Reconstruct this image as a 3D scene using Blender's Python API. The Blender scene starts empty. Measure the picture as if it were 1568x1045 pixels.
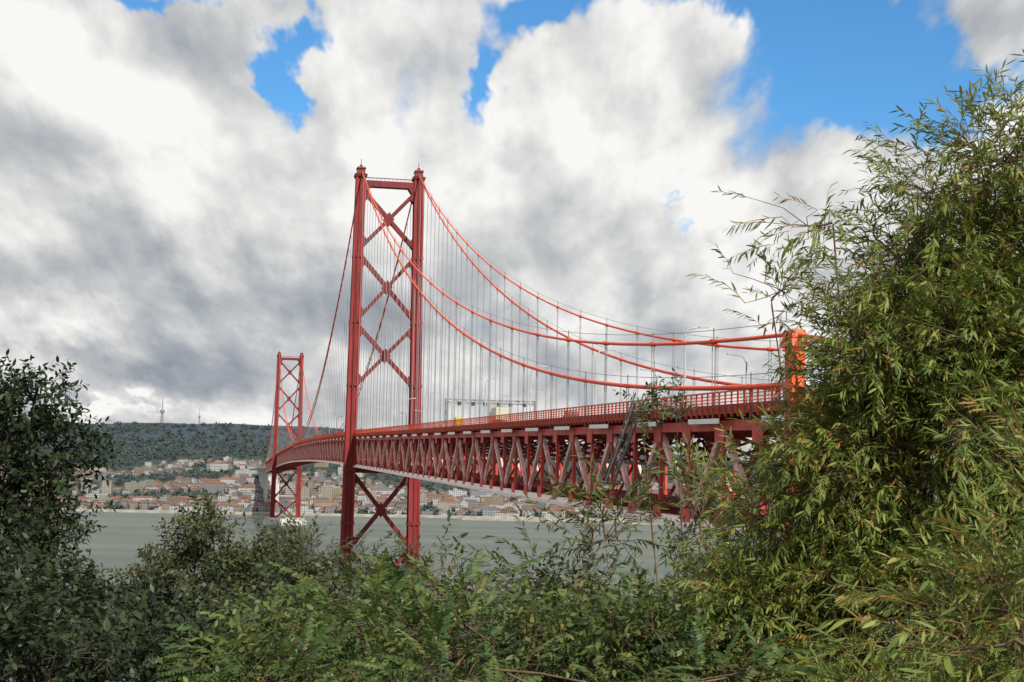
import bpy, math, random
import numpy as np
from mathutils import Vector, Matrix
R=random.Random(7)
sc=bpy.context.scene
COL=sc.collection
sc.view_settings.view_transform='Standard'
sc.view_settings.look='None'
sc.view_settings.exposure=0

# ------------------------------------------------------------------ helpers
def empty(name,parent=None,loc=(0,0,0)):
    o=bpy.data.objects.new(name,None); COL.objects.link(o); o.location=loc
    if parent: o.parent=parent
    return o

def mat(name,col,rough=0.7,metal=0.0,var=0.25,scale=1.0,bump=0.0,spec=0.3,streak=None):
    m=bpy.data.materials.new(name); m.use_nodes=True
    nt=m.node_tree; b=nt.nodes['Principled BSDF']
    b.inputs['Roughness'].default_value=rough; b.inputs['Metallic'].default_value=metal
    b.inputs['Specular IOR Level'].default_value=spec
    g=nt.nodes.new('ShaderNodeNewGeometry')
    mp=nt.nodes.new('ShaderNodeVectorMath'); mp.operation='MULTIPLY'
    mp.inputs[1].default_value=streak or (1,1,1)
    nt.links.new(g.outputs['Position'],mp.inputs[0])
    n=nt.nodes.new('ShaderNodeTexNoise'); n.inputs['Scale'].default_value=scale; n.inputs['Detail'].default_value=4
    nt.links.new(mp.outputs[0],n.inputs['Vector'])
    r=nt.nodes.new('ShaderNodeValToRGB')
    r.color_ramp.elements[0].position=0.3; r.color_ramp.elements[1].position=0.7
    r.color_ramp.elements[0].color=[c*(1-var) for c in col]+[1]
    r.color_ramp.elements[1].color=[min(1,c*(1+var)) for c in col]+[1]
    nt.links.new(n.outputs[0],r.inputs[0]); nt.links.new(r.outputs[0],b.inputs['Base Color'])
    if bump>0:
        bp=nt.nodes.new('ShaderNodeBump'); bp.inputs['Strength'].default_value=bump
        nt.links.new(n.outputs[0],bp.inputs['Height']); nt.links.new(bp.outputs[0],b.inputs['Normal'])
    return m

class MB:
    def __init__(s): s.v=[]; s.f=[]; s.m=[]
    def face(s,pts,mi=0):
        n=len(s.v); s.v+= [tuple(p) for p in pts]; s.f.append(tuple(range(n,n+len(pts)))); s.m.append(mi)
    def hexa(s,c,mi=0):   # 8 corners: bottom 4 ccw, top 4 ccw
        n=len(s.v); s.v+=[tuple(p) for p in c]
        for q in ((3,2,1,0),(4,5,6,7),(0,1,5,4),(1,2,6,5),(2,3,7,6),(3,0,4,7)):
            s.f.append(tuple(n+i for i in q)); s.m.append(mi)
    def beam(s,p,q,w,h,mi=0,up=(0,0,1),w2=None,h2=None):
        p=Vector(p); q=Vector(q); d=(q-p)
        if d.length<1e-6: return
        d.normalize(); u=Vector(up)
        sd=d.cross(u)
        if sd.length<1e-3: u=Vector((1,0,0)); sd=d.cross(u)
        sd.normalize(); u=sd.cross(d)
        w2=w if w2 is None else w2; h2=h if h2 is None else h2
        a=[p+sd*x*w/2+u*y*h/2 for x,y in ((-1,-1),(1,-1),(1,1),(-1,1))]
        b=[q+sd*x*w2/2+u*y*h2/2 for x,y in ((-1,-1),(1,-1),(1,1),(-1,1))]
        s.hexa(a+b,mi)
    def tube(s,pts,r,n=6,mi=0):
        pts=[Vector(p) for p in pts]
        rs=r if isinstance(r,(list,tuple)) else [r]*len(pts)
        base=len(s.v)
        for i,p in enumerate(pts):
            d=(pts[min(i+1,len(pts)-1)]-pts[max(i-1,0)]).normalized()
            u=Vector((0,0,1)) if abs(d.z)<0.95 else Vector((1,0,0))
            a=d.cross(u).normalized(); b=a.cross(d)
            for k in range(n):
                t=2*math.pi*k/n
                s.v.append(tuple(p+(a*math.cos(t)+b*math.sin(t))*rs[i]))
        for i in range(len(pts)-1):
            for k in range(n):
                k2=(k+1)%n
                s.f.append((base+i*n+k,base+i*n+k2,base+(i+1)*n+k2,base+(i+1)*n+k)); s.m.append(mi)
    def obj(s,name,mats,parent=None,smooth=False):
        me=bpy.data.meshes.new(name); me.from_pydata(s.v,[],s.f)
        for m in mats: me.materials.append(m)
        me.polygons.foreach_set('material_index',s.m)
        if smooth: me.polygons.foreach_set('use_smooth',[True]*len(s.f))
        me.update()
        o=bpy.data.objects.new(name,me); COL.objects.link(o)
        if parent: o.parent=parent
        return o

# ------------------------------------------------------------------ camera
cd=bpy.data.cameras.new('camera'); cam=bpy.data.objects.new('camera',cd); COL.objects.link(cam)
cd.sensor_width=36; cd.lens=50.5; cd.clip_start=0.1; cd.clip_end=60000
cam.matrix_world=Matrix.Translation((0,0,62))@Matrix.Rotation(math.radians(95.25),4,'X')@Matrix.Rotation(math.radians(1.1),4,'Z')
sc.camera=cam

# ------------------------------------------------------------------ sun + world
sdir=Vector((0.30,-0.72,0.62)).normalized()
sun=bpy.data.lights.new('sun','SUN'); sun.energy=4.8; sun.angle=math.radians(0.5); sun.color=(1,0.95,0.86)
so=bpy.data.objects.new('sun',sun); COL.objects.link(so)
so.rotation_euler=sdir.to_track_quat('Z','Y').to_euler()
w=bpy.data.worlds.new('World'); sc.world=w; w.use_nodes=True
try:
    w.cycles.sampling_method='MANUAL'; w.cycles.sample_map_resolution=256
except Exception: pass
nt=w.node_tree; nt.nodes.clear(); L=nt.links
def nd(t,**k):
    n=nt.nodes.new(t)
    for a,b in k.items(): setattr(n,a,b)
    return n
def setin(n,i,v):
    if isinstance(v,bpy.types.NodeSocket): L.new(v,n.inputs[i])
    else: n.inputs[i].default_value=v
def M(op,a,b=0.0,c=None,clamp=False):
    n=nd('ShaderNodeMath',operation=op); n.use_clamp=clamp; setin(n,0,a); setin(n,1,b)
    if c is not None: setin(n,2,c)
    return n.outputs[0]
def V(op,a,b=(0,0,0),c=None):
    n=nd('ShaderNodeVectorMath',operation=op); setin(n,0,a); setin(n,1,b)
    if c is not None: setin(n,2,c)
    return n.outputs['Value'] if op=='DOT_PRODUCT' else n.outputs[0]
tc=nd('ShaderNodeTexCoord'); sep=nd('ShaderNodeSeparateXYZ'); L.new(tc.outputs['Generated'],sep.inputs[0])
az=M('ARCTAN2',sep.outputs[0],sep.outputs[1]); el=M('ARCSINE',sep.outputs[2])
elp=M('MAXIMUM',el,-0.05)
cm=nd('ShaderNodeCombineXYZ'); L.new(az,cm.inputs[0]); L.new(el,cm.inputs[1]); AE=cm.outputs[0]
# cloud coordinates: clouds get smaller and flatter towards the horizon
ee=M('ADD',elp,0.42)
c0=nd('ShaderNodeCombineXYZ'); L.new(M('DIVIDE',az,ee),c0.inputs[0]); L.new(M('DIVIDE',-0.62,ee),c0.inputs[1]); C0=c0.outputs[0]
def noise(P,s,d,r):
    n=nd('ShaderNodeTexNoise'); n.noise_dimensions='2D'; n.inputs['Scale'].default_value=s; n.inputs['Detail'].default_value=d; n.inputs['Roughness'].default_value=r
    L.new(P,n.inputs['Vector']); return n
D0=noise(C0,5.2,7,0.53).outputs[0]; D1=noise(V('ADD',C0,(0.018,0.044,0)),5.2,6,0.53).outputs[0]
S0=noise(V('ADD',C0,(7.3,2.1,0)),8.0,3,0.5).outputs[0]
wc=noise(C0,11,4,0.6)
AEW=V('MULTIPLY_ADD',V('SUBTRACT',wc.outputs['Color'],(.5,.5,.5)),(.085,.085,0),AE)
def blobs(lst):
    acc=None
    for (x,y,rx,ry,a) in lst:
        ax=(x-784)/2200; ey=(724+.019*(x-784)-y)/2200; ix=2200/rx; iy=2200/ry
        v=V('MULTIPLY_ADD',AEW,(ix,iy,0),(-ax*ix,-ey*iy,0))
        g=M('POWER',0.3679,V('DOT_PRODUCT',v,v))
        acc=M('MULTIPLY',g,a) if acc is None else M('MULTIPLY_ADD',g,a,acc)
    return acc
cover_b=blobs([(1300,90,165,120,-0.60),(1440,185,140,50,-0.34),(1110,5,170,42,-0.45),(800,0,105,46,-0.50),(728,110,22,64,-0.34),(400,150,30,60,-0.44),(440,80,70,30,-0.40),(250,12,160,28,-.38),
 (1050,330,45,16,-.30),(1490,75,60,30,.12),(250,590,700,70,.25)])
light_b=blobs([(560,130,170,130,0.30),(970,120,150,110,0.30),(780,100,70,80,.30),(90,120,170,100,0.30),(260,240,150,70,0.20),(330,470,200,80,-0.24),(130,580,340,38,-0.34),(560,500,200,80,-0.10),
 (80,500,120,36,0.26),(160,628,90,9,0.45),(760,330,260,80,0.10),(1150,390,220,80,.18),(1490,70,90,50,-.15)])
cov=M('ADD',D0,cover_b)
mr=nd('ShaderNodeMapRange'); mr.interpolation_type='SMOOTHSTEP'; L.new(cov,mr.inputs[0]); mr.inputs[1].default_value=0.14; mr.inputs[2].default_value=0.37
emb=M('MULTIPLY',M('SUBTRACT',D0,D1),1.7)
det=M('MULTIPLY',M('SUBTRACT',S0,0.5),0.55)
br=M('ADD',M('ADD',M('ADD',0.685,light_b),emb),det)
rp=nd('ShaderNodeValToRGB'); cr=rp.color_ramp
cr.elements[0].position=0.0; cr.elements[0].color=(.24,.28,.33,1)
cr.elements[1].position=1.0; cr.elements[1].color=(.95,.94,.92,1)
for p,c in ((.3,(.38,.41,.45,1)),(.55,(.54,.555,.57,1)),(.78,(.75,.75,.74,1))):
    e=cr.elements.new(p); e.color=c
L.new(br,rp.inputs[0])
sky=nd('ShaderNodeTexSky',sky_type='NISHITA'); sky.sun_disc=False
sky.sun_elevation=math.asin(sdir.z); sky.sun_rotation=math.atan2(sdir.x,sdir.y)
sky.air_density=1.0; sky.dust_density=0.1; sky.ozone_density=3.0
b1=nd('ShaderNodeBackground'); b1.inputs[1].default_value=0.13; L.new(V('MULTIPLY',sky.outputs[0],(.48,.88,1.10)),b1.inputs[0])
b2=nd('ShaderNodeBackground'); b2.inputs[1].default_value=1.0; L.new(rp.outputs[0],b2.inputs[0])
mx=nd('ShaderNodeMixShader'); L.new(mr.outputs[0],mx.inputs[0]); L.new(b1.outputs[0],mx.inputs[1]); L.new(b2.outputs[0],mx.inputs[2])
ow=nd('ShaderNodeOutputWorld'); L.new(mx.outputs[0],ow.inputs[0])

# ------------------------------------------------------------------ terrain
from mathutils import noise as mn
def sm(a,b,x):
    t=max(0,min(1,(x-a)/(b-a))); return t*t*(3-2*t)
def shore(x): return 1935+25*mn.noise((x*0.003,1.3,0))
def gh(x,y):
    if y<1200:
        h=60.3-0.24*max(0,y-1)-0.02*max(0,abs(x)-4) if abs(x)<400 else 60.3-0.24*max(0,y-1)-8
        h+=0.6*mn.noise((x*.06,y*.06,0))*min(1,abs(y)/15)
        return max(h,-8)
    d=y-shore(x)
    if d<0: return -8
    r=200-90*sm(-700,900,x)
    h=2.6+66*sm(80,1300,d)*(1+.3*mn.noise((x*.0016,y*.0016,5)))+(r-68)*sm(1000,3100,d)
    h+=sm(100,900,d)*(9*mn.noise((x*.004,y*.004,2))+3*mn.noise((x*.015,y*.015,4)))
    h-= 60*sm(3300,6000,d)
    return h
ys=[-300,-150,-80,-40,-20,-10,-5]+[i*4 for i in range(0,75)]+[320,400,700,1300,1800]+[1880+i*8 for i in range(20)]+[2050+i*25 for i in range(60)]+[3560+i*60 for i in range(30)]+[5500,6500,9000,14000,30000]
xs=[math.sinh(t*6.2/70)*25 for t in range(-70,71)]
xs=sorted(set(xs+[i*45 for i in range(-48,30)]+[-30000,30000]))
vv=[(x,y,gh(x,y)) for y in ys for x in xs]; nx=len(xs)
ff=[(j*nx+i,j*nx+i+1,(j+1)*nx+i+1,(j+1)*nx+i) for j in range(len(ys)-1) for i in range(nx-1)]
me=bpy.data.meshes.new('ground'); me.from_pydata(vv,[],ff); me.polygons.foreach_set('use_smooth',[True]*len(ff))
go=bpy.data.objects.new('ground',me); COL.objects.link(go)
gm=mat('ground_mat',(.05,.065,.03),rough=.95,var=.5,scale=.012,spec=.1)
t=gm.node_tree; n2=t.nodes.new('ShaderNodeTexNoise'); n2.inputs['Scale'].default_value=.08; n2.inputs['Detail'].default_value=5
g2=t.nodes.new('ShaderNodeNewGeometry'); t.links.new(g2.outputs['Position'],n2.inputs['Vector'])
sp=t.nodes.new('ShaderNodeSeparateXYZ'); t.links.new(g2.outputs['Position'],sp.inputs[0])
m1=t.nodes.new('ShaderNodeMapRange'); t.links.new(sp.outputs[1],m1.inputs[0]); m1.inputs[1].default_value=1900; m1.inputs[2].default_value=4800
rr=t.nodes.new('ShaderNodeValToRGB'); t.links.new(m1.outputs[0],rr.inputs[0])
rr.color_ramp.elements[0].color=(.12,.13,.10,1); rr.color_ramp.elements[1].color=(.055,.075,.102,1)  # bluish far end: distance haze painted into the ground colour
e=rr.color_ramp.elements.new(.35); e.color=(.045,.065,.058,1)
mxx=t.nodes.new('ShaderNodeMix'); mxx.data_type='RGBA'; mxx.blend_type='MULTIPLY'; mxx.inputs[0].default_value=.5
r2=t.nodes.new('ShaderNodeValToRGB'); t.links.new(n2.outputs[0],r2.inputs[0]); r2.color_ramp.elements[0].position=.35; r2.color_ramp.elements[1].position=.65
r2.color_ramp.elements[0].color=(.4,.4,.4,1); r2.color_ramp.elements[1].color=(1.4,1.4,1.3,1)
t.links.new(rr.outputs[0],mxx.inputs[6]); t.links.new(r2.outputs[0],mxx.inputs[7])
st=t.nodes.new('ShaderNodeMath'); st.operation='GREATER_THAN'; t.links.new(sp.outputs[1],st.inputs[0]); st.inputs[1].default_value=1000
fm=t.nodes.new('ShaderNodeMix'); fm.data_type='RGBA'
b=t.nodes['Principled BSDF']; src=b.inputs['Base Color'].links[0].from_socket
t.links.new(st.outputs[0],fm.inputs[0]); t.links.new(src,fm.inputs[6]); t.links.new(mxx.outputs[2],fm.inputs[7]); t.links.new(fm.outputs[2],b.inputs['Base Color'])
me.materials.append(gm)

# water
wb=MB(); wb.face([(-30000,-300,0),(30000,-300,0),(30000,30000,0),(-30000,30000,0)])
wm=bpy.data.materials.new('water_mat'); wm.use_nodes=True; t=wm.node_tree; b=t.nodes['Principled BSDF']
b.inputs['Roughness'].default_value=.45; b.inputs['IOR'].default_value=1.33
g=t.nodes.new('ShaderNodeNewGeometry')
mp=t.nodes.new('ShaderNodeVectorMath'); mp.operation='MULTIPLY'; mp.inputs[1].default_value=(.25,1,.5); t.links.new(g.outputs['Position'],mp.inputs[0])
n1=t.nodes.new('ShaderNodeTexNoise'); n1.inputs['Scale'].default_value=.25; n1.inputs['Detail'].default_value=5; n1.inputs['Roughness'].default_value=.6; t.links.new(mp.outputs[0],n1.inputs['Vector'])
bp=t.nodes.new('ShaderNodeBump'); bp.inputs['Strength'].default_value=.8; bp.inputs['Distance'].default_value=1.6; t.links.new(n1.outputs[0],bp.inputs['Height']); t.links.new(bp.outputs[0],b.inputs['Normal'])
n3=t.nodes.new('ShaderNodeTexNoise'); n3.inputs['Scale'].default_value=.012; n3.inputs['Detail'].default_value=5; t.links.new(mp.outputs[0],n3.inputs['Vector'])
r=t.nodes.new('ShaderNodeValToRGB'); t.links.new(n3.outputs[0],r.inputs[0]); r.color_ramp.elements[0].position=.38; r.color_ramp.elements[1].position=.62
r.color_ramp.elements[0].color=(.075,.094,.076,1); r.color_ramp.elements[1].color=(.115,.132,.106,1); t.links.new(r.outputs[0],b.inputs['Base Color'])
wb.obj('water',[wm])

# ------------------------------------------------------------------ bridge
th=math.radians(11.03); A=Vector((math.sin(th),-math.cos(th),0)); B=Vector((math.cos(th),math.sin(th),0)); T0=Vector((-54,610,0))
def W(s,p,z): return T0+A*s+B*p+Vector((0,0,z))
def zd(s):
    if s>=0: return 75-.0162*s
    u=-s
    if u<=1013: return 75+.0162*u*(1-u/1013)
    return 75-.0162*(u-1013)
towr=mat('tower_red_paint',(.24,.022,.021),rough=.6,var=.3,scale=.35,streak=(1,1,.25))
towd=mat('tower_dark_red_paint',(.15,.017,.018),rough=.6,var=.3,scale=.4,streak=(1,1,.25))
red=mat('bridge_red_paint',(.54,.065,.052),rough=.55,var=.35,scale=.35,streak=(1,1,.25))
redd=mat('bridge_dark_red_paint',(.24,.030,.026),rough=.6,var=.3,scale=.4,streak=(1,1,.25))
orange=mat('bridge_orange_red_paint',(.80,.11,.035),rough=.5,var=.2,scale=.4)
pink=mat('bridge_sunlit_pink_paint',(.90,.78,.75),rough=.6,var=.10,scale=.5)  # sunlight on the bottom chord and outer ledge, put into a paler colour
diag=mat('bridge_sunlit_red_paint',(.78,.42,.39),rough=.6,var=.4,scale=.5)  # diagonals painted lighter to look sunlit
cabm=mat('cable_red_paint',(.82,.09,.035),rough=.5,var=.15,scale=.2)
grey=mat('galvanised_steel',(.42,.43,.44),rough=.5,var=.15,scale=.5)
rope=mat('hanger_rope_steel',(.26,.25,.26),rough=.55,var=.1,scale=.5)
conc=mat('concrete',(.55,.54,.52),rough=.85,var=.2,scale=.15,bump=.1,streak=(1,1,.3))
asph=mat('asphalt',(.05,.05,.052),rough=.9,var=.2,scale=.8)
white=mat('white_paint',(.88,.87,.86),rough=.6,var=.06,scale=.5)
dark=mat('dark_steel',(.05,.05,.055),rough=.6,var=.2,scale=1)
stairm=mat('weathered_steel',(.24,.24,.24),rough=.6,var=.3,scale=1)
bridge=empty('suspension_bridge')
TP=11.0; CP=12.2
# towers
def tower(s0,name):
    m=MB()
    ztop=187.0
    def lp(z): return 14.3-(14.3-12.5)*(z/ztop)      # half spacing of legs
    def lw(z): return 5.0-1.2*(z/ztop)
    def ll(z): return 6.6-1.8*(z/ztop)
    for sg in (-1,1):
        def ring(z,ex,ey,off=0,ofs=0):
            c=lp(z)*sg
            return [W(s0+y*ey/2+ofs,c+x*ex/2+off,z) for x,y in ((-1,-1),(1,-1),(1,1),(-1,1))]
        zs=[8,40,62,98,125,153,ztop]
        for a,bz in zip(zs[:-1],zs[1:]):
            r0=ring(a,lw(a)*.86,ll(a)*.86); r1=ring(bz,lw(bz)*.86,ll(bz)*.86)
            m.hexa([r0[0],r0[3],r0[2],r0[1],r1[0],r1[3],r1[2],r1[1]],0)
            for cx in (-1,0,1):
                for cy in (-1,1):
                    f0=[W(s0+cy*ll(a)*.46+y*.55,lp(a)*sg+cx*lw(a)*.42+x*.42,a) for x,y in ((-1,-1),(1,-1),(1,1),(-1,1))]
                    f1=[W(s0+cy*ll(bz)*.46+y*.55,lp(bz)*sg+cx*lw(bz)*.42+x*.42,bz) for x,y in ((-1,-1),(1,-1),(1,1),(-1,1))]
                    m.hexa([f0[0],f0[3],f0[2],f0[1],f1[0],f1[3],f1[2],f1[1]],0 if cx else 1)
            z=bz
            if bz<ztop:  # splice collar
                r0=ring(z-.7,lw(z)*1.12,ll(z)*1.12); r1=ring(z+.7,lw(z)*1.12,ll(z)*1.12)
                m.hexa([r0[0],r0[3],r0[2],r0[1],r1[0],r1[3],r1[2],r1[1]],1)
        for (za,zb,ka,kb) in ((187,188.2,1.25,1.35),(188.2,190.6,.9,.8),(190.6,191.3,1.0,.9),(191.3,192.6,.35,.25)):
            r0=ring(za,4*ka,5*ka); r1=ring(zb,4*kb,5*kb)
            m.hexa([r0[0],r0[3],r0[2],r0[1],r1[0],r1[3],r1[2],r1[1]],1)
        m.beam(W(s0,lp(192)*sg,192.6),W(s0,lp(192)*sg,195),.25,.25,1)
        for k in range(-2,3):
            m.beam(W(s0-3,lp(187)*sg+k*1.1,188.2),W(s0-3,lp(187)*sg+k*1.1,189.6),.12,.12,1)
    def X(z0,z1,t=1.5):
        a0=lp(z0)-lw(z0)*.35; a1=lp(z1)-lw(z1)*.35
        for so_ in (-1.6,1.6):
            m.beam(W(s0+so_,-a0,z0),W(s0+so_,a1,z1),.5,t,1,up=B)
            m.beam(W(s0+so_*1.02,a0,z0),W(s0+so_*1.02,-a1,z1),.45,t,1,up=B)
        k=a0/(a0+a1); zc=z0+(z1-z0)*k
        c=[W(s0,0,zc)+B*x+Vector((0,0,z)) for x,z in ((0,-3.1),(2.3,0),(0,3.1),(-2.3,0))]
        m.hexa([q-A*1.95 for q in c]+[q+A*1.95 for q in c],1)
        for z_,aa in ((z0,a0),(z1,a1)):
            for sg in (-1,1):
                up=1 if z_==z0 else -1
                c=[W(s0,sg*(aa-.2),z_-up*1.0),W(s0,sg*(aa-3.0),z_+up*2.2),W(s0,sg*(aa-.6),z_+up*5)]
                m.face([q-A*1.9 for q in c],1); m.face([q+A*1.9 for q in c],1)
    X(157,181.5); X(126.5,153); X(98,123)
    X(30,60.5,1.6); X(6,28,1.6)
    a=lp(183)
    m.beam(W(s0,-a,184.4),W(s0,a,184.4),4.0,2.6,1); m.beam(W(s0,-a,187.2),W(s0,a,187.2),.4,.3,1)
    for k in range(-9,10): m.beam(W(s0,k*1.15,185.7),W(s0,k*1.15,187.1),.12,.12,1)
    for sg in (-1,1):
        m.face([W(s0-1.9,sg*(a-1.8),183.1),W(s0-1.9,sg*(a-4.6),183.1),W(s0-1.9,sg*(a-1.8),179)],1)
        m.face([W(s0+1.9,sg*(a-1.8),183.1),W(s0+1.9,sg*(a-4.6),183.1),W(s0+1.9,sg*(a-1.8),179)],1)
    m.beam(W(s0,-lp(62),62),W(s0,lp(62),62),3.4,2.4,1)
    m.obj(name,[towr,towd],bridge)
    c=MB()
    pts=[]
    for z,rx,ry in ((-8,24,12),(5,24,12),(5,22.5,10.5),(8,22.5,10.5)):
        pts.append([(rx*math.copysign(abs(math.cos(t))**.6,math.cos(t)),ry*math.copysign(abs(math.sin(t))**.6,math.sin(t)),z) for t in [2*math.pi*i/24 for i in range(24)]])
    for a_,b_ in zip(pts[:-1],pts[1:]):
        for i in range(24):
            j=(i+1)%24
            c.face([W(s0+q[1],q[0],q[2]) for q in (a_[i],a_[j],b_[j],b_[i])])
    c.face([W(s0+q[1],q[0],q[2]) for q in pts[-1]])
    c.obj(name+'_pier',[conc],bridge)
tower(0,'south_tower'); tower(-1013,'north_tower')
# truss
PAN=11.5
m=MB(); rail=MB(); deck=MB()
i0=-130; i1=42
S=[i*PAN for i in range(i0,i1+1)]
for k,(s,s2) in enumerate(zip(S[:-1],S[1:])):
    za,zb=zd(s),zd(s2); i=i0+k
    near=s>-600
    for p in (-TP,TP):
        m.beam(W(s,p,za),W(s2,p,zb),.9,1.1,0)
        m.beam(W(s,p,za-11),W(s2,p,zb-11),.9,1.0,2)
        m.beam(W(s,p,za-.5),W(s,p,za-10.5),.5,.5,0,up=A)
        if i%2==0: m.beam(W(s,p,za-.4),W(s2,p,zb-10.6),.55,.85,5)
        else: m.beam(W(s,p,za-10.6),W(s2,p,zb-.4),.55,.85,5)
        if near:
            for zc in (za,za-11):
                c=[(1.5,-.9),(1.5,.9),(-1.5,.9),(-1.5,-.9)]
                sg=-1 if p<0 else 1
                m.hexa([W(s+x,p+sg*.46,zc+z+(.9 if zc<za-1 else -.9)) for x,z in c]+[W(s+x,p+sg*.52,zc+z+(.9 if zc<za-1 else -.9)) for x,z in c],0)
    m.beam(W(s,-12.3,za+.95),W(s,12.3,za+.95),.5,.8,1)
    m.beam(W(s,-TP,za-10.9),W(s,TP,za-10.9),.6,1.2,1)
    if near:
        m.beam(W(s,-TP,za-.6),W(s,0,za-4.4),.35,.4,1,up=A); m.beam(W(s,TP,za-.6),W(s,0,za-4.4),.35,.4,1,up=A)
        m.beam(W(s,-TP,za-10.4),W(s,-6,za-1.2),.35,.4,1,up=A); m.beam(W(s,TP,za-10.4),W(s,6,za-1.2),.35,.4,1,up=A)
        m.beam(W(s,-TP,za-11.2),W(s2,TP,zb-11.2),.3,.35,1); m.beam(W(s,TP,za-11.35),W(s2,-TP,zb-11.35),.3,.3,1)
        for p in (-4,-2,2,4): m.beam(W(s,p,za-10),W(s2,p,zb-10),.4,.7,1)
        m.beam(W(s+5,-7,za-4.8),W(s+5,7,za-4.8),.3,.3,3,up=A)
    m.beam(W(s,-TP-1.0,za-11.45),W(s2,-TP-1.0,zb-11.45),1.0,.35,2)
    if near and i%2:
        m.beam(W(s+3.5,-12.42,za+.45),W(s+14.0,-12.42,zd(s+14)+.45),.08,.55,4)  # added white plates standing in for bright sky gaps under the deck
    def slab(mb,p0,p1,z0,z1,mi):
        mb.hexa([W(s,p0,za+z0),W(s2,p0,zb+z0),W(s2,p1,zb+z0),W(s,p1,za+z0),W(s,p0,za+z1),W(s2,p0,zb+z1),W(s2,p1,zb+z1),W(s,p1,za+z1)],mi)
    slab(deck,-11.3,11.3,1.4,2.0,0)
    slab(deck,-12.3,-11.304,1.2,2.2,1); slab(deck,11.304,12.3,1.2,2.2,1)
    for p in (-7.4,-3.7,0.1,3.7,7.4):
        if abs(p)<1: 
            slab(deck,p-.1,p+.1,2.004,2.006,2)
        else:
            zz=zd(s+4)
            deck.hexa([W(s,p-.08,za+2.004),W(s+4,p-.08,zz+2.004),W(s+4,p+.08,zz+2.004),W(s,p+.08,za+2.004),W(s,p-.08,za+2.008),W(s+4,p-.08,zz+2.008),W(s+4,p+.08,zz+2.008),W(s,p+.08,za+2.008)],2)
    slab(deck,.6,.9,2.0,2.8,3)
    for p in (-12.2,12.2):
        hs=(2.45,2.8,3.15,3.55) if near else (2.6,3.1,3.55)
        for h in hs: rail.beam(W(s,p,za+h),W(s2,p,zb+h),.12 if h<3.5 else .22,.10 if h<3.5 else .18,0)
        npost=6 if near else 2
        for j in range(npost):
            sj=s+j*PAN/npost; zz=zd(sj)
            rail.beam(W(sj,p,zz+1.6),W(sj,p,zz+3.6),.16,.22,0,up=A)
            if near and p<0:
                rail.beam(W(sj,p+.1,zz+.9),W(sj,p-.25,zz+1.9),.2,.3,0,up=A)
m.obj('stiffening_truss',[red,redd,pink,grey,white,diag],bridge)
deck.obj('road_deck',[asph,redd,white,grey],bridge)
rail.obj('deck_railing',[orange],bridge)
# cables
def zc_low(s): return 190-.4676*s+.000457*s*s
def zc_up(s): return 190-.4303*s+.0004*s*s
def zmain(u,low): 
    t=(u-506.5)/506.5; return (low)+(190-low)*t*t
cab=MB(); han=MB()
for p in (-CP,CP):
    side=[483*i/40 for i in range(41)]
    cab.tube([W(s,p,zc_low(s)) for s in side]+[W(560,p,52)],.27,8)
    cab.tube([W(s,p,zc_up(s)) for s in side]+[W(585,p,56)],.21,8)
    mainu=[1013*i/80 for i in range(81)]
    cab.tube([W(-u,p,zmain(u,82.5)) for u in mainu],.30,8)
    cab.tube([W(-u,p,zmain(u,86.5)) for u in mainu],.22,8)
    north=[1013+483*i/20 for i in range(21)]
    cab.tube([W(-u,p,zc_low(u-1013)) for u in north],.32,6)
    cab.tube([W(-u,p,zc_up(u-1013)) for u in north],.24,6)
    for k in range(1,42):
        s=k*PAN
        f=zc_low if k%2 else zc_up
        if f(s)>zd(s)+1:
            for ds in (-.45,.45): han.tube([W(s+ds,p,zd(s)+1.2),W(s+ds,p,f(s))],.055,5)
            cab.beam(W(s-.5,p,f(s-.5)),W(s+.5,p,f(s+.5)),.56,.56,0)
            han.tube([W(s,p,f(s)),W(s,p,f(s)+1.5)],.07,4)
        uu=1013+s
        han.tube([W(-uu,p,zd(-uu)+1.2),W(-uu,p,f(s))],.055,4)
    for k in range(1,88):
        u=k*PAN; f=zmain(u,82.5 if k%2 else 86.5)
        for ds in ((-.45,.45) if u<300 else (0,)):
            han.tube([W(-u+ds,p,zd(-u)+1.2),W(-u+ds,p,f)],.05,4)
    han.tube([W(s,p,zc_up(s)+1.25) for s in side],.04,4)
    han.tube([W(s,p,zc_low(s)+1.25) for s in side],.04,4)
cab.obj('main_cables',[cabm],bridge,True); han.obj('hanger_ropes',[rope],bridge)
# end bent with saddles + approach
e=MB()
for p in (-CP,CP):
    e.beam(W(483,p,40),W(483,p,74.2),1.3,1.8,0,up=A); e.beam(W(483,p,74.2),W(483,p,75.8),2.0,3.0,0,up=A,w2=1.2,h2=2.0)
    e.beam(W(480.8,p,66),W(483,p,74),.5,.6,0,up=A)
    e.beam(W(486,p,66),W(483,p,74),.5,.6,0,up=A)
e.beam(W(483,-CP,63),W(483,CP,63),1.2,2,0)
e.obj('side_span_bent',[orange],bridge)
c=MB()
for p in (-9,9): c.beam(W(487,p,20),W(487,p,57),5,5,0,up=A)
c.beam(W(487,-13,57.5),W(487,13,57.5),5,2.5,0)
c.beam(W(570,-15,25),W(570,-15+30,25),30,52,0)
for u in [1496+75*i for i in range(8)]:
    for p in (-8,8): c.beam(W(-u,p,0),W(-u,p,zd(-1496)-8),2.2,2.4,0,up=A)
    c.beam(W(-u,-11,zd(-1496)-7),W(-u,11,zd(-1496)-7),3,2.0,0)
c.beam(W(-1496,0,zd(-1496)-3.5),W(-2100,0,zd(-1496)-3.5),22,3.5,0)
c.beam(W(484,0,66),W(660,0,63.5),22,2.5,0)
c.obj('approach_viaduct',[conc],bridge)
rb=MB()
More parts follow.
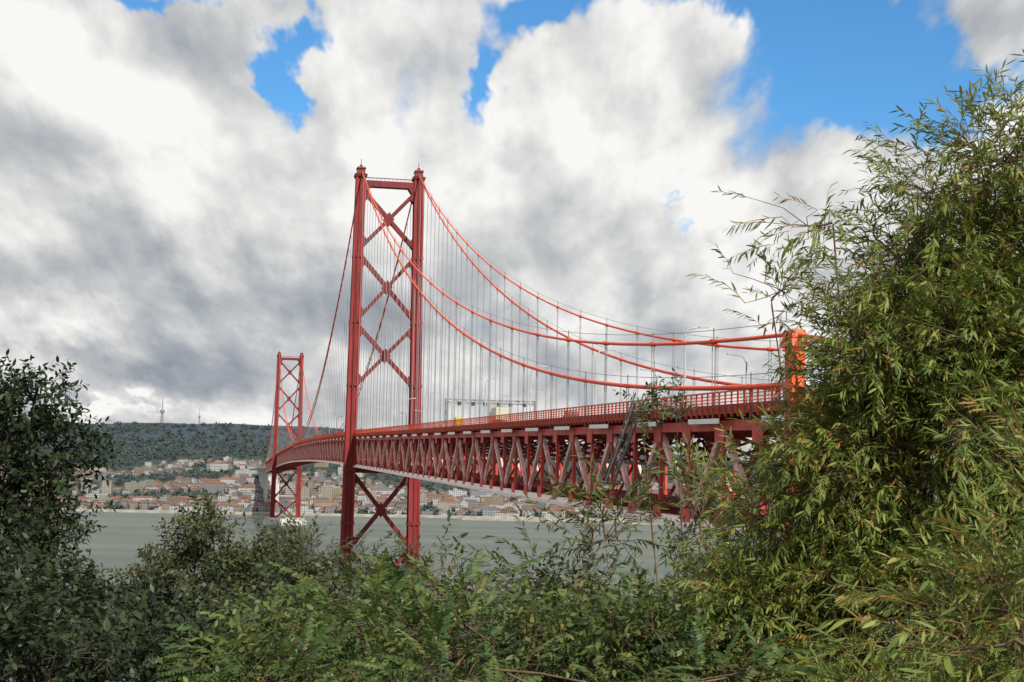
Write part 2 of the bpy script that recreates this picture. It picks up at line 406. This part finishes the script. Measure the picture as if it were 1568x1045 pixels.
for p in (-12.2,12.2):
    for h in (.8,1.3,1.8,2.3,2.8): rb.beam(W(484,p,66+h),W(660,p,63.5+h),.12,.12,0)
    for k in range(90): rb.beam(W(484+k*1.95,p,66.2-k*.0277),W(484+k*1.95,p,68.9-k*.0277),.15,.2,0,up=A)
rb.obj('approach_railing',[orange],bridge)
# maintenance stair
s_=MB()
for p in (-13.0,-14.1):
    s_.beam(W(422,p,61),W(436,p,71.2),.2,.45,0); s_.beam(W(422,p,62.1),W(436,p,72.3),.12,.14,0)
for k in range(36):
    f=k/35; s_.beam(W(422+14*f,-13,61+10.2*f),W(422+14*f,-14.1,61+10.2*f),.3,.06,0)
    if k%4==0:
        for p in (-13,-14.1): s_.beam(W(422+14*f,p,61+10.2*f),W(422+14*f,p,62.1+10.2*f),.1,.1,0)
s_.beam(W(436,-12,71),W(436,-14.3,71),2,.2,0); s_.beam(W(421,-11.5,60.8),W(421,-14.3,60.8),2,.2,0)
s_.obj('maintenance_stair',[stairm],bridge)

# ------------------------------------------------------------------ lamps
for s in [-160,-110,-60,-14,38,84,130,176,222,268,314,360,406,448,478]:
    for p in (-11.6,11.6):
        l=MB(); z=zd(s)+2.2; sg=-1 if p<0 else 1
        l.tube([W(s,p,z),W(s,p,z+.5),W(s,p,z+8.4)],[.26,.19,.13],6)
        l.tube([W(s,p,z+8.4),W(s,p-sg*.5,z+9.3),W(s,p-sg*1.8,z+9.6)],[.13,.11,.09],5)
        l.beam(W(s,p-sg*1.7,z+9.6),W(s,p-sg*3.0,z+9.65),.5,.22,0)
        l.obj('street_lamp',[grey])
# gantry
g=MB(); s=256; z=zd(s)+2.1
for p in (-11.3,11.3): g.tube([W(s,p,z),W(s,p,z+7.2)],.3,8)
for zz in (6.2,7.0): g.beam(W(s,-11.3,z+zz),W(s,11.3,z+zz),.4,.28,0)
for k in range(20): g.beam(W(s,-11.3+k*1.13,z+(6.2 if k%2 else 7)),W(s,-11.3+(k+1)*1.13,z+(7 if k%2 else 6.2)),.15,.15,0)
for p in (-8,-4.5,-1.5,2,5,8.5): g.beam(W(s+.3,p-.45,z+6.0),W(s+.3,p+.45,z+6.0),.3,.9,1)
g.obj('overhead_sign_gantry',[stairm,dark])
# ------------------------------------------------------------------ vehicles
glass=mat('vehicle_glass',(.02,.025,.03),rough=.1,var=.1,spec=.8)
tyre=mat('tyre_rubber',(.02,.02,.02),rough=.9)
def vehicle(name,s,p,col,kind='car'):
    pm=mat(name+'_paint',col,rough=.3,var=.05,spec=.6)
    m=MB(); z=zd(s)+2.0
    if kind=='car': prof=[(-2.1,.3),(2.1,.3),(2.15,.75),(1.2,.9),(.55,1.42),(-1.1,1.45),(-1.9,1.0),(-2.15,.9)];hw=.86;win=[(1.1,.93),(.5,1.36),(-1.05,1.39),(-1.75,.98)]
    elif kind=='van': prof=[(-2.4,.35),(2.4,.35),(2.45,1.0),(1.7,1.2),(1.1,2.4),(-2.35,2.45),(-2.45,1.0)];hw=.98;win=[(1.55,1.25),(1.05,2.1),(-.1,2.1),(-.1,1.25)]
    else: prof=[(2.2,.5),(4.2,.5),(4.25,1.4),(3.9,2.7),(2.2,2.8)];hw=1.15;win=[(4.1,1.6),(3.8,2.5),(2.7,2.5),(2.7,1.6)]
    def Q(x,y,h): return W(s-x,p+y,z+h)
    n=len(prof)
    m.face([Q(x,-hw,h) for x,h in prof],0); m.face([Q(x,hw,h) for x,h in reversed(prof)],0)
    for i in range(n):
        a,b_=prof[i],prof[(i+1)%n]; m.face([Q(a[0],-hw,a[1]),Q(a[0],hw,a[1]),Q(b_[0],hw,b_[1]),Q(b_[0],-hw,b_[1])],0)
    for sg in (-1,1): m.face([Q(x,sg*(hw+.01),h) for x,h in win],1)
    a,b_=win[0],win[1]; m.face([Q(a[0]+.06,-hw*.85,a[1]),Q(a[0]+.06,hw*.85,a[1]),Q(b_[0]+.08,hw*.8,b_[1]),Q(b_[0]+.08,-hw*.8,b_[1])],1)
    wx=(-1.35,1.35) if kind!='truck' else (-3.2,-2.1,3.1)
    if kind=='truck':
        c=[Q(-4,-1.22,.9),Q(2,-1.22,.9),Q(2,1.22,.9),Q(-4,1.22,.9),Q(-4,-1.22,3.4),Q(2,-1.22,3.4),Q(2,1.22,3.4),Q(-4,1.22,3.4)]
        m.hexa(c,0); m.beam(Q(-4,0,.7),Q(2.4,0,.7),1,.3,2)
    for x in wx:
        for sg in (-1,1):
            cpt=Q(x,sg*(hw-.05),.34)
            ring=[cpt+A*math.cos(t_)*.34+Vector((0,0,math.sin(t_)*.34)) for t_ in [2*math.pi*i/14 for i in range(14)]]
            m.face([q+B*sg*.1 for q in ring],2)
            for i in range(14):
                j=(i+1)%14; m.face([ring[i]-B*sg*.1,ring[j]-B*sg*.1,ring[j]+B*sg*.1,ring[i]+B*sg*.1],2)
    m.obj(name,[pm,glass,tyre])
vehicle('yellow_van',262,-9,(.62,.42,.03),'van')
vehicle('delivery_truck',318,-9.5,(.55,.52,.40),'truck')
vehicle('car',30,-9,(.55,.56,.6)); vehicle('car',60,-5.5,(.5,.05,.04)); vehicle('car',120,-9,(.7,.7,.7)); vehicle('car',180,5.5,(.1,.14,.25)); vehicle('car',215,-5.5,(.6,.6,.6)); vehicle('car',380,-9,(.12,.12,.13))
vehicle('white_van',474,-9,(.75,.77,.8),'van'); vehicle('white_van',-40,-9,(.75,.77,.8),'van')

# ------------------------------------------------------------------ town
def wallmat(name,col):
    m=mat(name,col,rough=.85,var=.12,scale=.05); t=m.node_tree; b=t.nodes['Principled BSDF']; src=b.inputs['Base Color'].links[0].from_socket
    g=t.nodes.new('ShaderNodeNewGeometry')
    cx=t.nodes.new('ShaderNodeVectorMath'); cx.operation='CROSS_PRODUCT'; t.links.new(g.outputs['True Normal'],cx.inputs[0]); cx.inputs[1].default_value=(0,0,1)
    dt=t.nodes.new('ShaderNodeVectorMath'); dt.operation='DOT_PRODUCT'; t.links.new(g.outputs['Position'],dt.inputs[0]); t.links.new(cx.outputs[0],dt.inputs[1])
    s=t.nodes.new('ShaderNodeSeparateXYZ'); t.links.new(g.outputs['Position'],s.inputs[0])
    def mm(op,a,b_=0.):
        n=t.nodes.new('ShaderNodeMath'); n.operation=op
        for i,v in ((0,a),(1,b_)):
            if isinstance(v,bpy.types.NodeSocket): t.links.new(v,n.inputs[i])
            else: n.inputs[i].default_value=v
        return n.outputs[0]
    fu=mm('FRACT',mm('DIVIDE',dt.outputs['Value'],3.4)); fz=mm('FRACT',mm('DIVIDE',s.outputs[2],3.1))
    k=mm('MULTIPLY',mm('LESS_THAN',mm('ABSOLUTE',mm('SUBTRACT',fu,.5)),.22),mm('LESS_THAN',mm('ABSOLUTE',mm('SUBTRACT',fz,.5)),.25))
    x=t.nodes.new('ShaderNodeMix'); x.data_type='RGBA'; t.links.new(k,x.inputs[0]); t.links.new(src,x.inputs[6]); x.inputs[7].default_value=(.09,.10,.11,1)
    t.links.new(x.outputs[2],b.inputs['Base Color']); return m
wm_=[wallmat('wall_'+n,c) for n,c in (('white',(.38,.385,.385)),('cream',(.27,.26,.22)),('ochre',(.23,.19,.13)),('pink',(.21,.17,.155)),('grey',(.17,.18,.19)),('pale_blue',(.20,.23,.26)))]
rm_=[mat('terracotta_roof',(.21,.095,.062),rough=.9,var=.3,scale=.03),mat('old_tile_roof',(.13,.085,.072),rough=.9,var=.3,scale=.03),mat('grey_roof',(.12,.125,.135),rough=.9,var=.3,scale=.03)]
tm=MB()
def building(x,y,w_,d_,h,ang,wi,ri,flat=False):
    z=gh(x,y)-2; ca,sa=math.cos(ang),math.sin(ang)
    def P(a,b_,c): return (x+a*ca-b_*sa,y+a*sa+b_*ca,z+c)
    hw,hd=w_/2,d_/2; h+=2
    c=[(-hw,-hd),(hw,-hd),(hw,hd),(-hw,hd)]
    for i in range(4):
        a,b_=c[i],c[(i+1)%4]; tm.face([P(*a,0),P(*b_,0),P(*b_,h),P(*a,h)],wi)
    if flat:
        tm.face([P(*q,h) for q in c],6+2)
        q=[(k[0]*.3,k[1]*.4) for k in c]
        for i in range(4): tm.face([P(*q[i],h),P(*q[(i+1)%4],h),P(*q[(i+1)%4],h+2.5),P(*q[i],h+2.5)],wi)
        tm.face([P(*k,h+2.5) for k in q],8)
    else:
        o=.5; rh=d_*.22; c2=[(-hw-o,-hd-o),(hw+o,-hd-o),(hw+o,hd+o),(-hw-o,hd+o)]
        r1=P(-hw+hd*.8 if hw>hd else -.1,0,h+rh); r2=P(hw-hd*.8 if hw>hd else .1,0,h+rh)
        e=[P(*q,h) for q in c2]
        tm.face([e[0],e[1],r2,r1],6+ri); tm.face([e[1],e[2],r2],6+ri); tm.face([e[2],e[3],r1,r2],6+ri); tm.face([e[3],e[0],r1],6+ri)
for i in range(6400):
    d=40+1150*R.random()**1.25
    y=1935+d; x=R.uniform(-.40,.26)*y
    dens=mn.noise((x*.004,y*.005,9))
    if dens<(-.10 if x/y<-.12 else -.25): continue
    if x/y>-.1 and d>750: continue
    if d>550 and R.random()<.3: continue
    big=R.random()<.06
    w_=R.uniform(22,42) if big else R.uniform(6,15); d_=R.uniform(9,13) if big else R.uniform(7,11)
    h=R.uniform(10,17) if big else R.uniform(4,10)
    ang=.3*mn.noise((x*.002,y*.002,1))*3+(math.pi/2 if R.random()<.35 else 0)+R.uniform(-.08,.08)
    building(x,y,w_,d_,h,ang,R.choices(range(6),[6,4,3,2,2,1])[0],R.choices([0,1,2],[5,4,2])[0],big and R.random()<.5)
for i in range(75):
    x=-900+i*22+R.uniform(-6,6)
    if R.random()<.65: building(x,1972+R.uniform(0,25),R.uniform(12,36),11,R.uniform(4,8),R.uniform(-.05,.05),R.choice([0,0,1,4]),R.choice([0,1,2]),R.random()<.25)
for (x,y,h) in ((-300,2120,30),(-268,2125,33),(-236,2130,29),(-330,2180,34),(-205,2150,26),(-640,2300,26),(-690,2360,24),(60,2100,18)):
    building(x,y,15,12,h,.1,1,2,True)
tm.obj('distant_town',wm_+rm_)
q=MB()
for i in range(90):
    xa=-1400+i*30; xb=xa+30
    q.hexa([(xa,shore(xa)-6,-2),(xb,shore(xb)-6,-2),(xb,shore(xb)+16,-2),(xa,shore(xa)+16,-2),(xa,shore(xa)-6,2.9),(xb,shore(xb)-6,2.9),(xb,shore(xb)+16,3.1),(xa,shore(xa)+16,3.1)])
q.beam((-60,1880,.5),(290,1830,.5),5,3.2,0); q.beam((290,1830,.5),(310,1900,.5),5,3.2,0)
q.obj('quay_wall',[mat('quay_stone',(.33,.31,.27),rough=.9,var=.25,scale=.1)])
# moored sailing boats behind the breakwater
hull=mat('boat_hull',(.62,.62,.60),rough=.4,var=.1)
for i in range(16):
    x=-20+i*19+R.uniform(-4,4); y=1893+R.uniform(-6,6)-.03*x; b_=MB(); Ln=R.uniform(9,14)
    sec=[(-.5,.9,.3),(-.2,1.5,.0),(.2,1.4,.0),(.5,.05,.6)]
    rows=[[(x-wd,y+Ln*t_,1.3+r_),(x-wd*.6,y+Ln*t_,-.2),(x+wd*.6,y+Ln*t_,-.2),(x+wd,y+Ln*t_,1.3+r_)] for t_,wd,r_ in sec]
    for a,c_ in zip(rows[:-1],rows[1:]):
        for j in range(3): b_.face([a[j],a[j+1],c_[j+1],c_[j]])
        b_.face([a[0],c_[0],c_[3],a[3]])
    b_.face(rows[0]); b_.beam((x,y-2,1.7),(x,y+1.5,1.7),1.6,.9); b_.tube([(x,y+.8,1.2),(x,y+.8,1.2+Ln*1.2)],[.16,.1],5); b_.beam((x,y+.8,2.7),(x,y-4,2.7),.25,.25)
    b_.obj('sailing_boat',[hull])
def mast(x,y,h,big):
    m=MB(); z=gh(x,y)-4
    m.tube([(x,y,z),(x,y,z+h*.45),(x,y,z+h*.46),(x,y,z+h*.55),(x,y,z+h*.56),(x,y,z+h)],[5*big,3.2*big,7*big,7*big,1.5*big,.8*big],8)
    m.obj('communications_tower',[stairm])
mast(-1187,4900,100,1.2); mast(-1060,4900,62,.6)

# ------------------------------------------------------------------ foliage
def leafmat(name,stops,trans=.35,rough=.5):
    m=bpy.data.materials.new(name); m.use_nodes=True; t=m.node_tree; b=t.nodes['Principled BSDF']; out=t.nodes['Material Output']
    a=t.nodes.new('ShaderNodeAttribute'); a.attribute_name='rnd'
    r=t.nodes.new('ShaderNodeValToRGB'); els=r.color_ramp.elements
    els[0].position=stops[0][0]; els[0].color=(*stops[0][1],1); els[1].position=stops[-1][0]; els[1].color=(*stops[-1][1],1)
    for p,c in stops[1:-1]:
        e=els.new(p); e.color=(*c,1)
    t.links.new(a.outputs['Fac'],r.inputs[0]); t.links.new(r.outputs[0],b.inputs['Base Color']); b.inputs['Roughness'].default_value=rough; b.inputs['Specular IOR Level'].default_value=.35
    if trans>0:
        tr=t.nodes.new('ShaderNodeBsdfTranslucent'); t.links.new(r.outputs[0],tr.inputs[0])
        mx=t.nodes.new('ShaderNodeMixShader'); mx.inputs[0].default_value=trans; t.links.new(b.outputs[0],mx.inputs[1]); t.links.new(tr.outputs[0],mx.inputs[2]); t.links.new(mx.outputs[0],out.inputs[0])
    return m
def template(kind,rg):
    V_=[];T_=[];I=[]
    def leaf(o,d,n,Ln,Wd,curl,lid):
        d=d/np.linalg.norm(d); s=np.cross(d,n); s/=np.linalg.norm(s); n=np.cross(s,d)
        k=len(V_)
        V_.extend([o,o+d*Ln*.3+s*Wd*.5-n*curl*Ln*.05,o+d*Ln*.3-s*Wd*.5-n*curl*Ln*.05,o+d*Ln*.68+s*Wd*.42-n*curl*Ln*.22,o+d*Ln*.68-s*Wd*.42-n*curl*Ln*.22,o+d*Ln-n*curl*Ln*.5])
        T_.extend([(k,k+1,k+2),(k+2,k+1,k+3),(k+2,k+3,k+4),(k+4,k+3,k+5)]); I.extend([lid]*6)
    dr={'narrow':.35,'pinnate':.45,'broad':.15}[kind]*rg.uniform(.6,1.4)
    pos=lambda t_: np.array([-dr*t_*t_,0.05*math.sin(t_*4),t_])
    tan=lambda t_: (lambda v: v/np.linalg.norm(v))(np.array([-2*dr*t_,0,1.]))
    N_=5; k=len(V_); rs=.010
    for i in range(N_):
        p=pos(i/(N_-1)); r_=rs*(1-.7*i/(N_-1))
        for a in range(3): V_.append(p+np.array([math.cos(a*2.09)*r_,math.sin(a*2.09)*r_,0])); I.append(-1)
    for i in range(N_-1):
        for a in range(3):
            a2=(a+1)%3; p0=k+i*3
            T_.extend([(p0+a,p0+a2,p0+3+a2),(p0+a,p0+3+a2,p0+3+a)])
    lid=0
    if kind=='narrow':
        for i in range(17):
            t_=.12+.88*i/16; th_=rg.uniform(0,6.28); o=pos(t_); tg=tan(t_)
            sd=np.array([math.cos(th_),math.sin(th_),0]); d=tg*rg.uniform(.5,1.1)+sd*rg.uniform(.5,.9)+np.array([-.25,0,0])
            leaf(o,d,np.array([rg.uniform(.3,1),rg.uniform(-.6,.6),.3]),rg.uniform(.17,.32),rg.uniform(.032,.052),rg.uniform(0,.6),lid); lid+=1
    elif kind=='pinnate':
        for i in range(10):
            t_=.2+.8*i/9; o=pos(t_); tg=tan(t_); Ln=.27*math.sin(math.pi*(.25+.6*i/9))
            for sg in (-1,1):
                d=tg*rg.uniform(.3,.8)+np.array([-.15-rg.uniform(0,.35),sg,0.])+rg.uniform(-.15,.15)*np.ones(3)
                leaf(o,d,np.array([1,rg.uniform(-.5,.5),rg.uniform(-.1,.4)]),Ln*rg.uniform(.75,1.15),.085,rg.uniform(.0,.7),lid); lid+=1
        leaf(pos(1),tan(1),np.array([1,0,0]),.2,.07,.2,lid); lid+=1
    else:
        for i in range(11):
            t_=.15+.85*i/10; th_=i*2.4; o=pos(t_); tg=tan(t_)
            d=tg*.6+np.array([math.cos(th_)-.2,math.sin(th_),0])
            leaf(o,d,np.array([rg.uniform(.4,1),rg.uniform(-.6,.6),rg.uniform(.2,.8)]),rg.uniform(.2,.32),rg.uniform(.09,.13),rg.uniform(0,.6),lid); lid+=1
    return np.array(V_,dtype=np.float32),np.array(T_,dtype=np.int32),np.array(I)
rg0=random.Random(3)
TPL={k:[template(k,rg0) for _ in range(7)] for k in ('narrow','pinnate','broad')}
def tri_obj(name,V_,T_,rnd,m,parent):
    me=bpy.data.meshes.new(name); nv=len(V_); nt_=len(T_)
    me.vertices.add(nv); me.vertices.foreach_set('co',V_.astype(np.float32).ravel())
    me.loops.add(nt_*3); me.loops.foreach_set('vertex_index',T_.astype(np.int32).ravel())
    me.polygons.add(nt_); me.polygons.foreach_set('loop_start',np.arange(0,nt_*3,3,dtype=np.int32)); me.polygons.foreach_set('loop_total',np.full(nt_,3,dtype=np.int32))
    a=me.attributes.new('rnd','FLOAT','POINT'); a.data.foreach_set('value',rnd.astype(np.float32))
    me.materials.append(m); me.update(calc_edges=True)
    o=bpy.data.objects.new(name,me); COL.objects.link(o); o.parent=parent; return o
bark=mat('bark',(.13,.09,.055),rough=.9,var=.4,scale=12)
barkd=mat('dark_bark',(.045,.038,.028),rough=.9,var=.4,scale=6)
def plant(name,root,lobes,kind,scale,lm,bm,seed,upb=.5,outb=.9,clus=.30,per=22,trunk=.06,twig=.006,thin=True):
    rg=np.random.default_rng(seed); root=Vector(root); par=empty(name)
    br=MB(); P_=[];Dn=[];Sc=[]
    for (c,rad,n) in lobes:
        c=np.array(c,dtype=float); rad=np.array(rad,dtype=float)
        hubs=[]
        nh=max(1,int(2+n/90))
        for h in range(nh):
            v=rg.normal(size=3); v/=np.linalg.norm(v); hp=c+v*rad*rg.uniform(.1,.65)
            mid=Vector(root)*.45+Vector(hp)*.55+Vector(rg.normal(size=3)*.12*rad.mean()); mid.x=root.x*.3+hp[0]*.7
            pts=[]
            for t_ in np.linspace(0,1,9):
                pts.append((1-t_)**2*Vector(root)+2*t_*(1-t_)*mid+t_*t_*Vector(hp)+Vector(rg.normal(size=3)*.03*rad.mean()*(0<t_<1)))
            br.tube(pts,[trunk*(1-.85*t_)*(.5+.5*(h==0)) for t_ in np.linspace(0,1,9)],6)
            hubs.append(hp)
        nc=max(1,int(n/per))
        for k in range(nc):
            v=rg.normal(size=3); v/=np.linalg.norm(v); cc=c+v*rad*rg.uniform(.35,1)**.6
            hb=hubs[int(np.argmin([np.linalg.norm(cc-h) for h in hubs]))]
            m_=(hb+cc)/2+rg.normal(size=3)*.08*rad.mean()
            br.tube([hb,hb*.4+m_*.6,m_*.5+cc*.5,cc],[twig*2.4,twig*2,twig*1.5,twig],4)
            od=(cc-c)/rad; od/=np.linalg.norm(od)+1e-6
            for j in range(per):
                off=rg.normal(size=3)*clus*np.array([1,1,.8])
                p=cc+off*.55
                d=od*outb+off/clus*.5+np.array([0,0,upb])+rg.normal(size=3)*.35; d/=np.linalg.norm(d)
                s=rg.uniform(*scale)
                P_.append(p); Dn.append(d); Sc.append(s)
                if thin and j%2==0: br.tube([cc,(cc+p)/2+rg.normal(size=3)*.02,p],[twig,twig*.8,twig*.5],3)
    P_=np.array(P_);Dn=np.array(Dn);Sc=np.array(Sc); N_=len(P_)
    up=np.array([0,0,1.])+rg.normal(size=(N_,3))*.25
    X=up-Dn*np.sum(up*Dn,1,keepdims=True); X/=np.linalg.norm(X,axis=1,keepdims=True)+1e-9
    Y=np.cross(Dn,X)
    Rm=np.stack([X,Y,Dn],axis=2)
    tid=rg.integers(0,7,N_); Vs=[];Ts=[];Rs=[];base=0
    for k in range(7):
        v,t_,I=TPL[kind][k]; idx=np.where(tid==k)[0]
        if len(idx)==0: continue
        w_=np.einsum('nij,vj->nvi',Rm[idx],v)*Sc[idx][:,None,None]+P_[idx][:,None,:]
        nl=I.max()+1; lr=rg.uniform(0,1,(len(idx),nl)); ir=rg.uniform(0,1,(len(idx),1))
        rr_=np.clip(lr*.5+ir*.5,0,.95)
        rv=np.where(I[None,:]<0,1.0,rr_[:,np.maximum(I,0)])
        Vs.append(w_.reshape(-1,3)); Rs.append(rv.ravel())
        Ts.append((t_[None]+ (base+np.arange(len(idx))*len(v))[:,None,None]).reshape(-1,3)); base+=len(idx)*len(v)
    tri_obj('foliage',np.concatenate(Vs),np.concatenate(Ts),np.concatenate(Rs),lm,par)
    br.obj('trunk_and_branches',[bm],par,True)
    return par
LM_b=leafmat('bamboo_leaf',[(0,(.055,.10,.022)),(.3,(.125,.18,.035)),(.6,(.20,.255,.055)),(.8,(.30,.32,.08)),(.88,(.36,.19,.05)),(1,(.28,.16,.06))])
LM_p=leafmat('acacia_leaf',[(0,(.03,.065,.016)),(.5,(.07,.125,.03)),(.85,(.16,.20,.045)),(1,(.15,.10,.05))])
LM_d=leafmat('dark_leaf',[(0,(.007,.016,.006)),(.5,(.018,.033,.010)),(.85,(.045,.07,.02)),(1,(.03,.022,.015))],trans=.2)  # shade over the left-hand growth is put into these dark greens
LM_m=leafmat('olive_leaf',[(0,(.024,.040,.016)),(.5,(.06,.08,.032)),(.85,(.13,.135,.05)),(1,(.14,.10,.05))],trans=.25)
LM_g=leafmat('shrub_leaf',[(0,(.028,.055,.014)),(.5,(.075,.12,.028)),(.8,(.15,.18,.045)),(.93,(.25,.20,.055)),(1,(.18,.11,.05))],trans=.3)
# big narrow-leaved shrub on the right
plant('bamboo_bush',(2.6,8.6,58.2),[
 ((2.65,8.3,62.25),(.82,.8,1.0),3000),((2.95,8.4,63.2),(.52,.6,.50),1100),((2.12,8.2,62.7),(.24,.4,.28),430),
 ((2.25,8.2,61.15),(.80,.8,.55),1700),((1.62,8.5,61.2),(.36,.5,.34),600),((1.94,8.3,62.0),(.25,.4,.38),520),((1.36,8.4,61.15),(.24,.3,.22),230),((1.55,8.4,61.75),(.18,.3,.24),140),((3.5,8.4,62.7),(.8,1,1.35),900),
 ((1.80,8.1,63.45),(.16,.2,.04),26),((2.4,8.2,63.65),(.28,.3,.12),100),((1.48,8.1,63.0),(.10,.15,.08),40),((1.80,8.2,62.9),(.12,.2,.1),60),((2.85,8.3,63.85),(.42,.4,.16),180),((2.25,8.2,63.2),(.25,.3,.25),260),((3.3,8.4,64.0),(.4,.4,.2),160)],
 'narrow',(.17,.32),LM_b,bark,11,upb=.25,clus=.20,trunk=.022,twig=.0033)
plant('bamboo_bush',(1.9,5.2,59.0),[((1.8,5.1,61.5),(.28,.5,.36),230),((1.5,5.3,61.15),(.24,.5,.16),90),((2.1,5.4,61.8),(.25,.5,.42),120)],
 'narrow',(.20,.32),LM_b,bark,12,upb=.35,clus=.14,trunk=.02,twig=.003)
# feathery and broad-leaved shrubs across the foreground
plant('acacia_bush',(-.3,9.5,58.0),[((-.55,9.2,60.85),(1.1,.9,.32),380),((.75,9.0,60.85),(.6,.7,.30),220),((-1.4,9.0,60.7),(.6,.7,.28),140)],
 'pinnate',(.16,.28),LM_p,bark,21,upb=.35,clus=.2,per=14,trunk=.02,twig=.004)
plant('acacia_bush',(.2,7.2,58.5),[((-.1,7.0,61.0),(1.0,.5,.12),120),((.9,7.2,60.95),(.5,.5,.15),60),((-1.1,7.2,60.9),(.6,.5,.12),60)],
 'pinnate',(.15,.24),LM_p,bark,22,upb=.35,clus=.18,per=14,trunk=.015,twig=.003)
plant('green_shrub',(.4,8.4,58.2),[((.1,8.6,60.92),(1.3,.6,.28),560),((1.0,8.2,60.95),(.5,.5,.24),300),((-1.0,8.2,60.88),(.6,.5,.24),260)],
 'broad',(.14,.24),LM_g,bark,24,upb=.6,clus=.16,per=14,trunk=.015,twig=.003)
plant('broadleaf_shrub',(-.2,13,57.2),[((-.3,13,60.5),(1.6,1,.34),520),((1.2,13,60.3),(1.0,1,.38),340),((-1.9,13,60.4),(1.0,1,.4),280),((2.3,13,60.6),(.6,1,.4),160),((.9,13,60.95),(.5,.5,.12),30),((-.6,13,61.0),(.6,.5,.12),40)],
 'broad',(.20,.34),LM_m,bark,23,upb=.45,clus=.28,per=14,trunk=.02)
# dark growth at lower left
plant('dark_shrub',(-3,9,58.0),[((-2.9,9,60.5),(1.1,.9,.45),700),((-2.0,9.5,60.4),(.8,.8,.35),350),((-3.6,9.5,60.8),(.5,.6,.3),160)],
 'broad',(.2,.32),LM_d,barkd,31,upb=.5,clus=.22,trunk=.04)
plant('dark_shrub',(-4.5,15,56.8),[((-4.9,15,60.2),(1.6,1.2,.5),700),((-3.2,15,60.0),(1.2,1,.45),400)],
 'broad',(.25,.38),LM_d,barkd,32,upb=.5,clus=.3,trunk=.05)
# left dark tree
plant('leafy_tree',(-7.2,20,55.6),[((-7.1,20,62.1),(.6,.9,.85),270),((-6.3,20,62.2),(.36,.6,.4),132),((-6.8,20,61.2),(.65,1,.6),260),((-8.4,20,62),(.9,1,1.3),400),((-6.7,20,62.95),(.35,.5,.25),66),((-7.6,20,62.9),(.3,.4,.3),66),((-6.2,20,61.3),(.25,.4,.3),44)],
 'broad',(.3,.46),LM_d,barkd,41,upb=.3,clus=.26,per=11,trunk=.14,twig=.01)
# mid-distance trees
plant('olive_tree',(-5.6,26,54.0),[((-5.5,26,59.9),(1.2,1.2,.85),650),((-4.3,26,59.7),(1.0,1,.8),420),((-6.4,26,59.3),(.5,1,.5),160),((-5.1,26,60.85),(.45,.6,.3),100)],
 'broad',(.3,.45),LM_m,barkd,51,upb=.4,clus=.33,trunk=.14,twig=.01)
plant('olive_tree',(-3.0,28,53.8),[((-3.2,28,59.6),(1.3,1.2,.6),420),((-1.9,28,59.2),(1.2,1.2,.5),360),((-3.8,28,60.3),(.5,.6,.35),90)],
 'narrow',(.35,.6),LM_m,barkd,52,upb=.5,clus=.35,trunk=.12,twig=.01)
plant('slender_tree',(2.3,16,56.5),[((1.5,16,60.2),(.5,.8,.3),110),((1.75,16.2,62.75),(.26,.3,.06),28),((1.45,15.8,62.78),(.08,.2,.06),14),((2.15,16,61.4),(.3,.5,.35),49)],
 'broad',(.18,.30),LM_m,bark,61,upb=.4,clus=.20,per=7,trunk=.022,twig=.005)
plant('willow_sapling',(1.7,13,57.2),[((1.35,13,60.5),(.5,.6,.3),80),((1.0,13,61.5),(.25,.4,.25),28),((.75,13,61.35),(.22,.3,.2),21),((1.75,13,61.6),(.25,.4,.35),56),((.45,13,61.0),(.3,.3,.12),21),((-.6,13,60.95),(.35,.3,.12),21)],
 'narrow',(.3,.5),LM_g,bark,62,upb=.5,clus=.2,per=7,trunk=.016,twig=.004)

# distant trees: leaf clumps, one object
rg=np.random.default_rng(5); cen=[];cs=[]
for i in range(6500):
    d=30+2600*rg.random()**1.15; y=1935+d; x=rg.uniform(-.42,.24)*y
    if x/y>-.08 and d>1300: continue
    if d<500 and mn.noise((x*.004,y*.005,9))>.12 and rg.random()<.6: continue
    r_=rg.uniform(3.5,7)*(1+.4*(d>1300)); cen.append((x,y,gh(x,y)+r_*.45)); cs.append(r_)
cen=np.array(cen);cs=np.array(cs);n=len(cen);K=44
o=rg.normal(size=(n,K,3)); o/=np.linalg.norm(o,axis=2,keepdims=True); o*=rg.uniform(.5,1,(n,K,1)); o[...,2]*=.75
pc=cen[:,None]+o*cs[:,None,None]; sz=cs[:,None,None]*.28
tri=[pc+rg.normal(size=(n,K,3))*sz for _ in range(3)]
Vt=np.stack(tri,axis=2).reshape(-1,3); Tt=np.arange(len(Vt)).reshape(-1,3)
rv=np.repeat(np.repeat(rg.uniform(0,.9,n)[:,None],K,1).ravel(),3)
LM_f=leafmat('distant_leaf',[(0,(.046,.068,.074)),(.5,(.058,.080,.078)),(1,(.085,.105,.08))],trans=0,rough=.9)  # blue-grey tint is distance haze put into the leaf colour
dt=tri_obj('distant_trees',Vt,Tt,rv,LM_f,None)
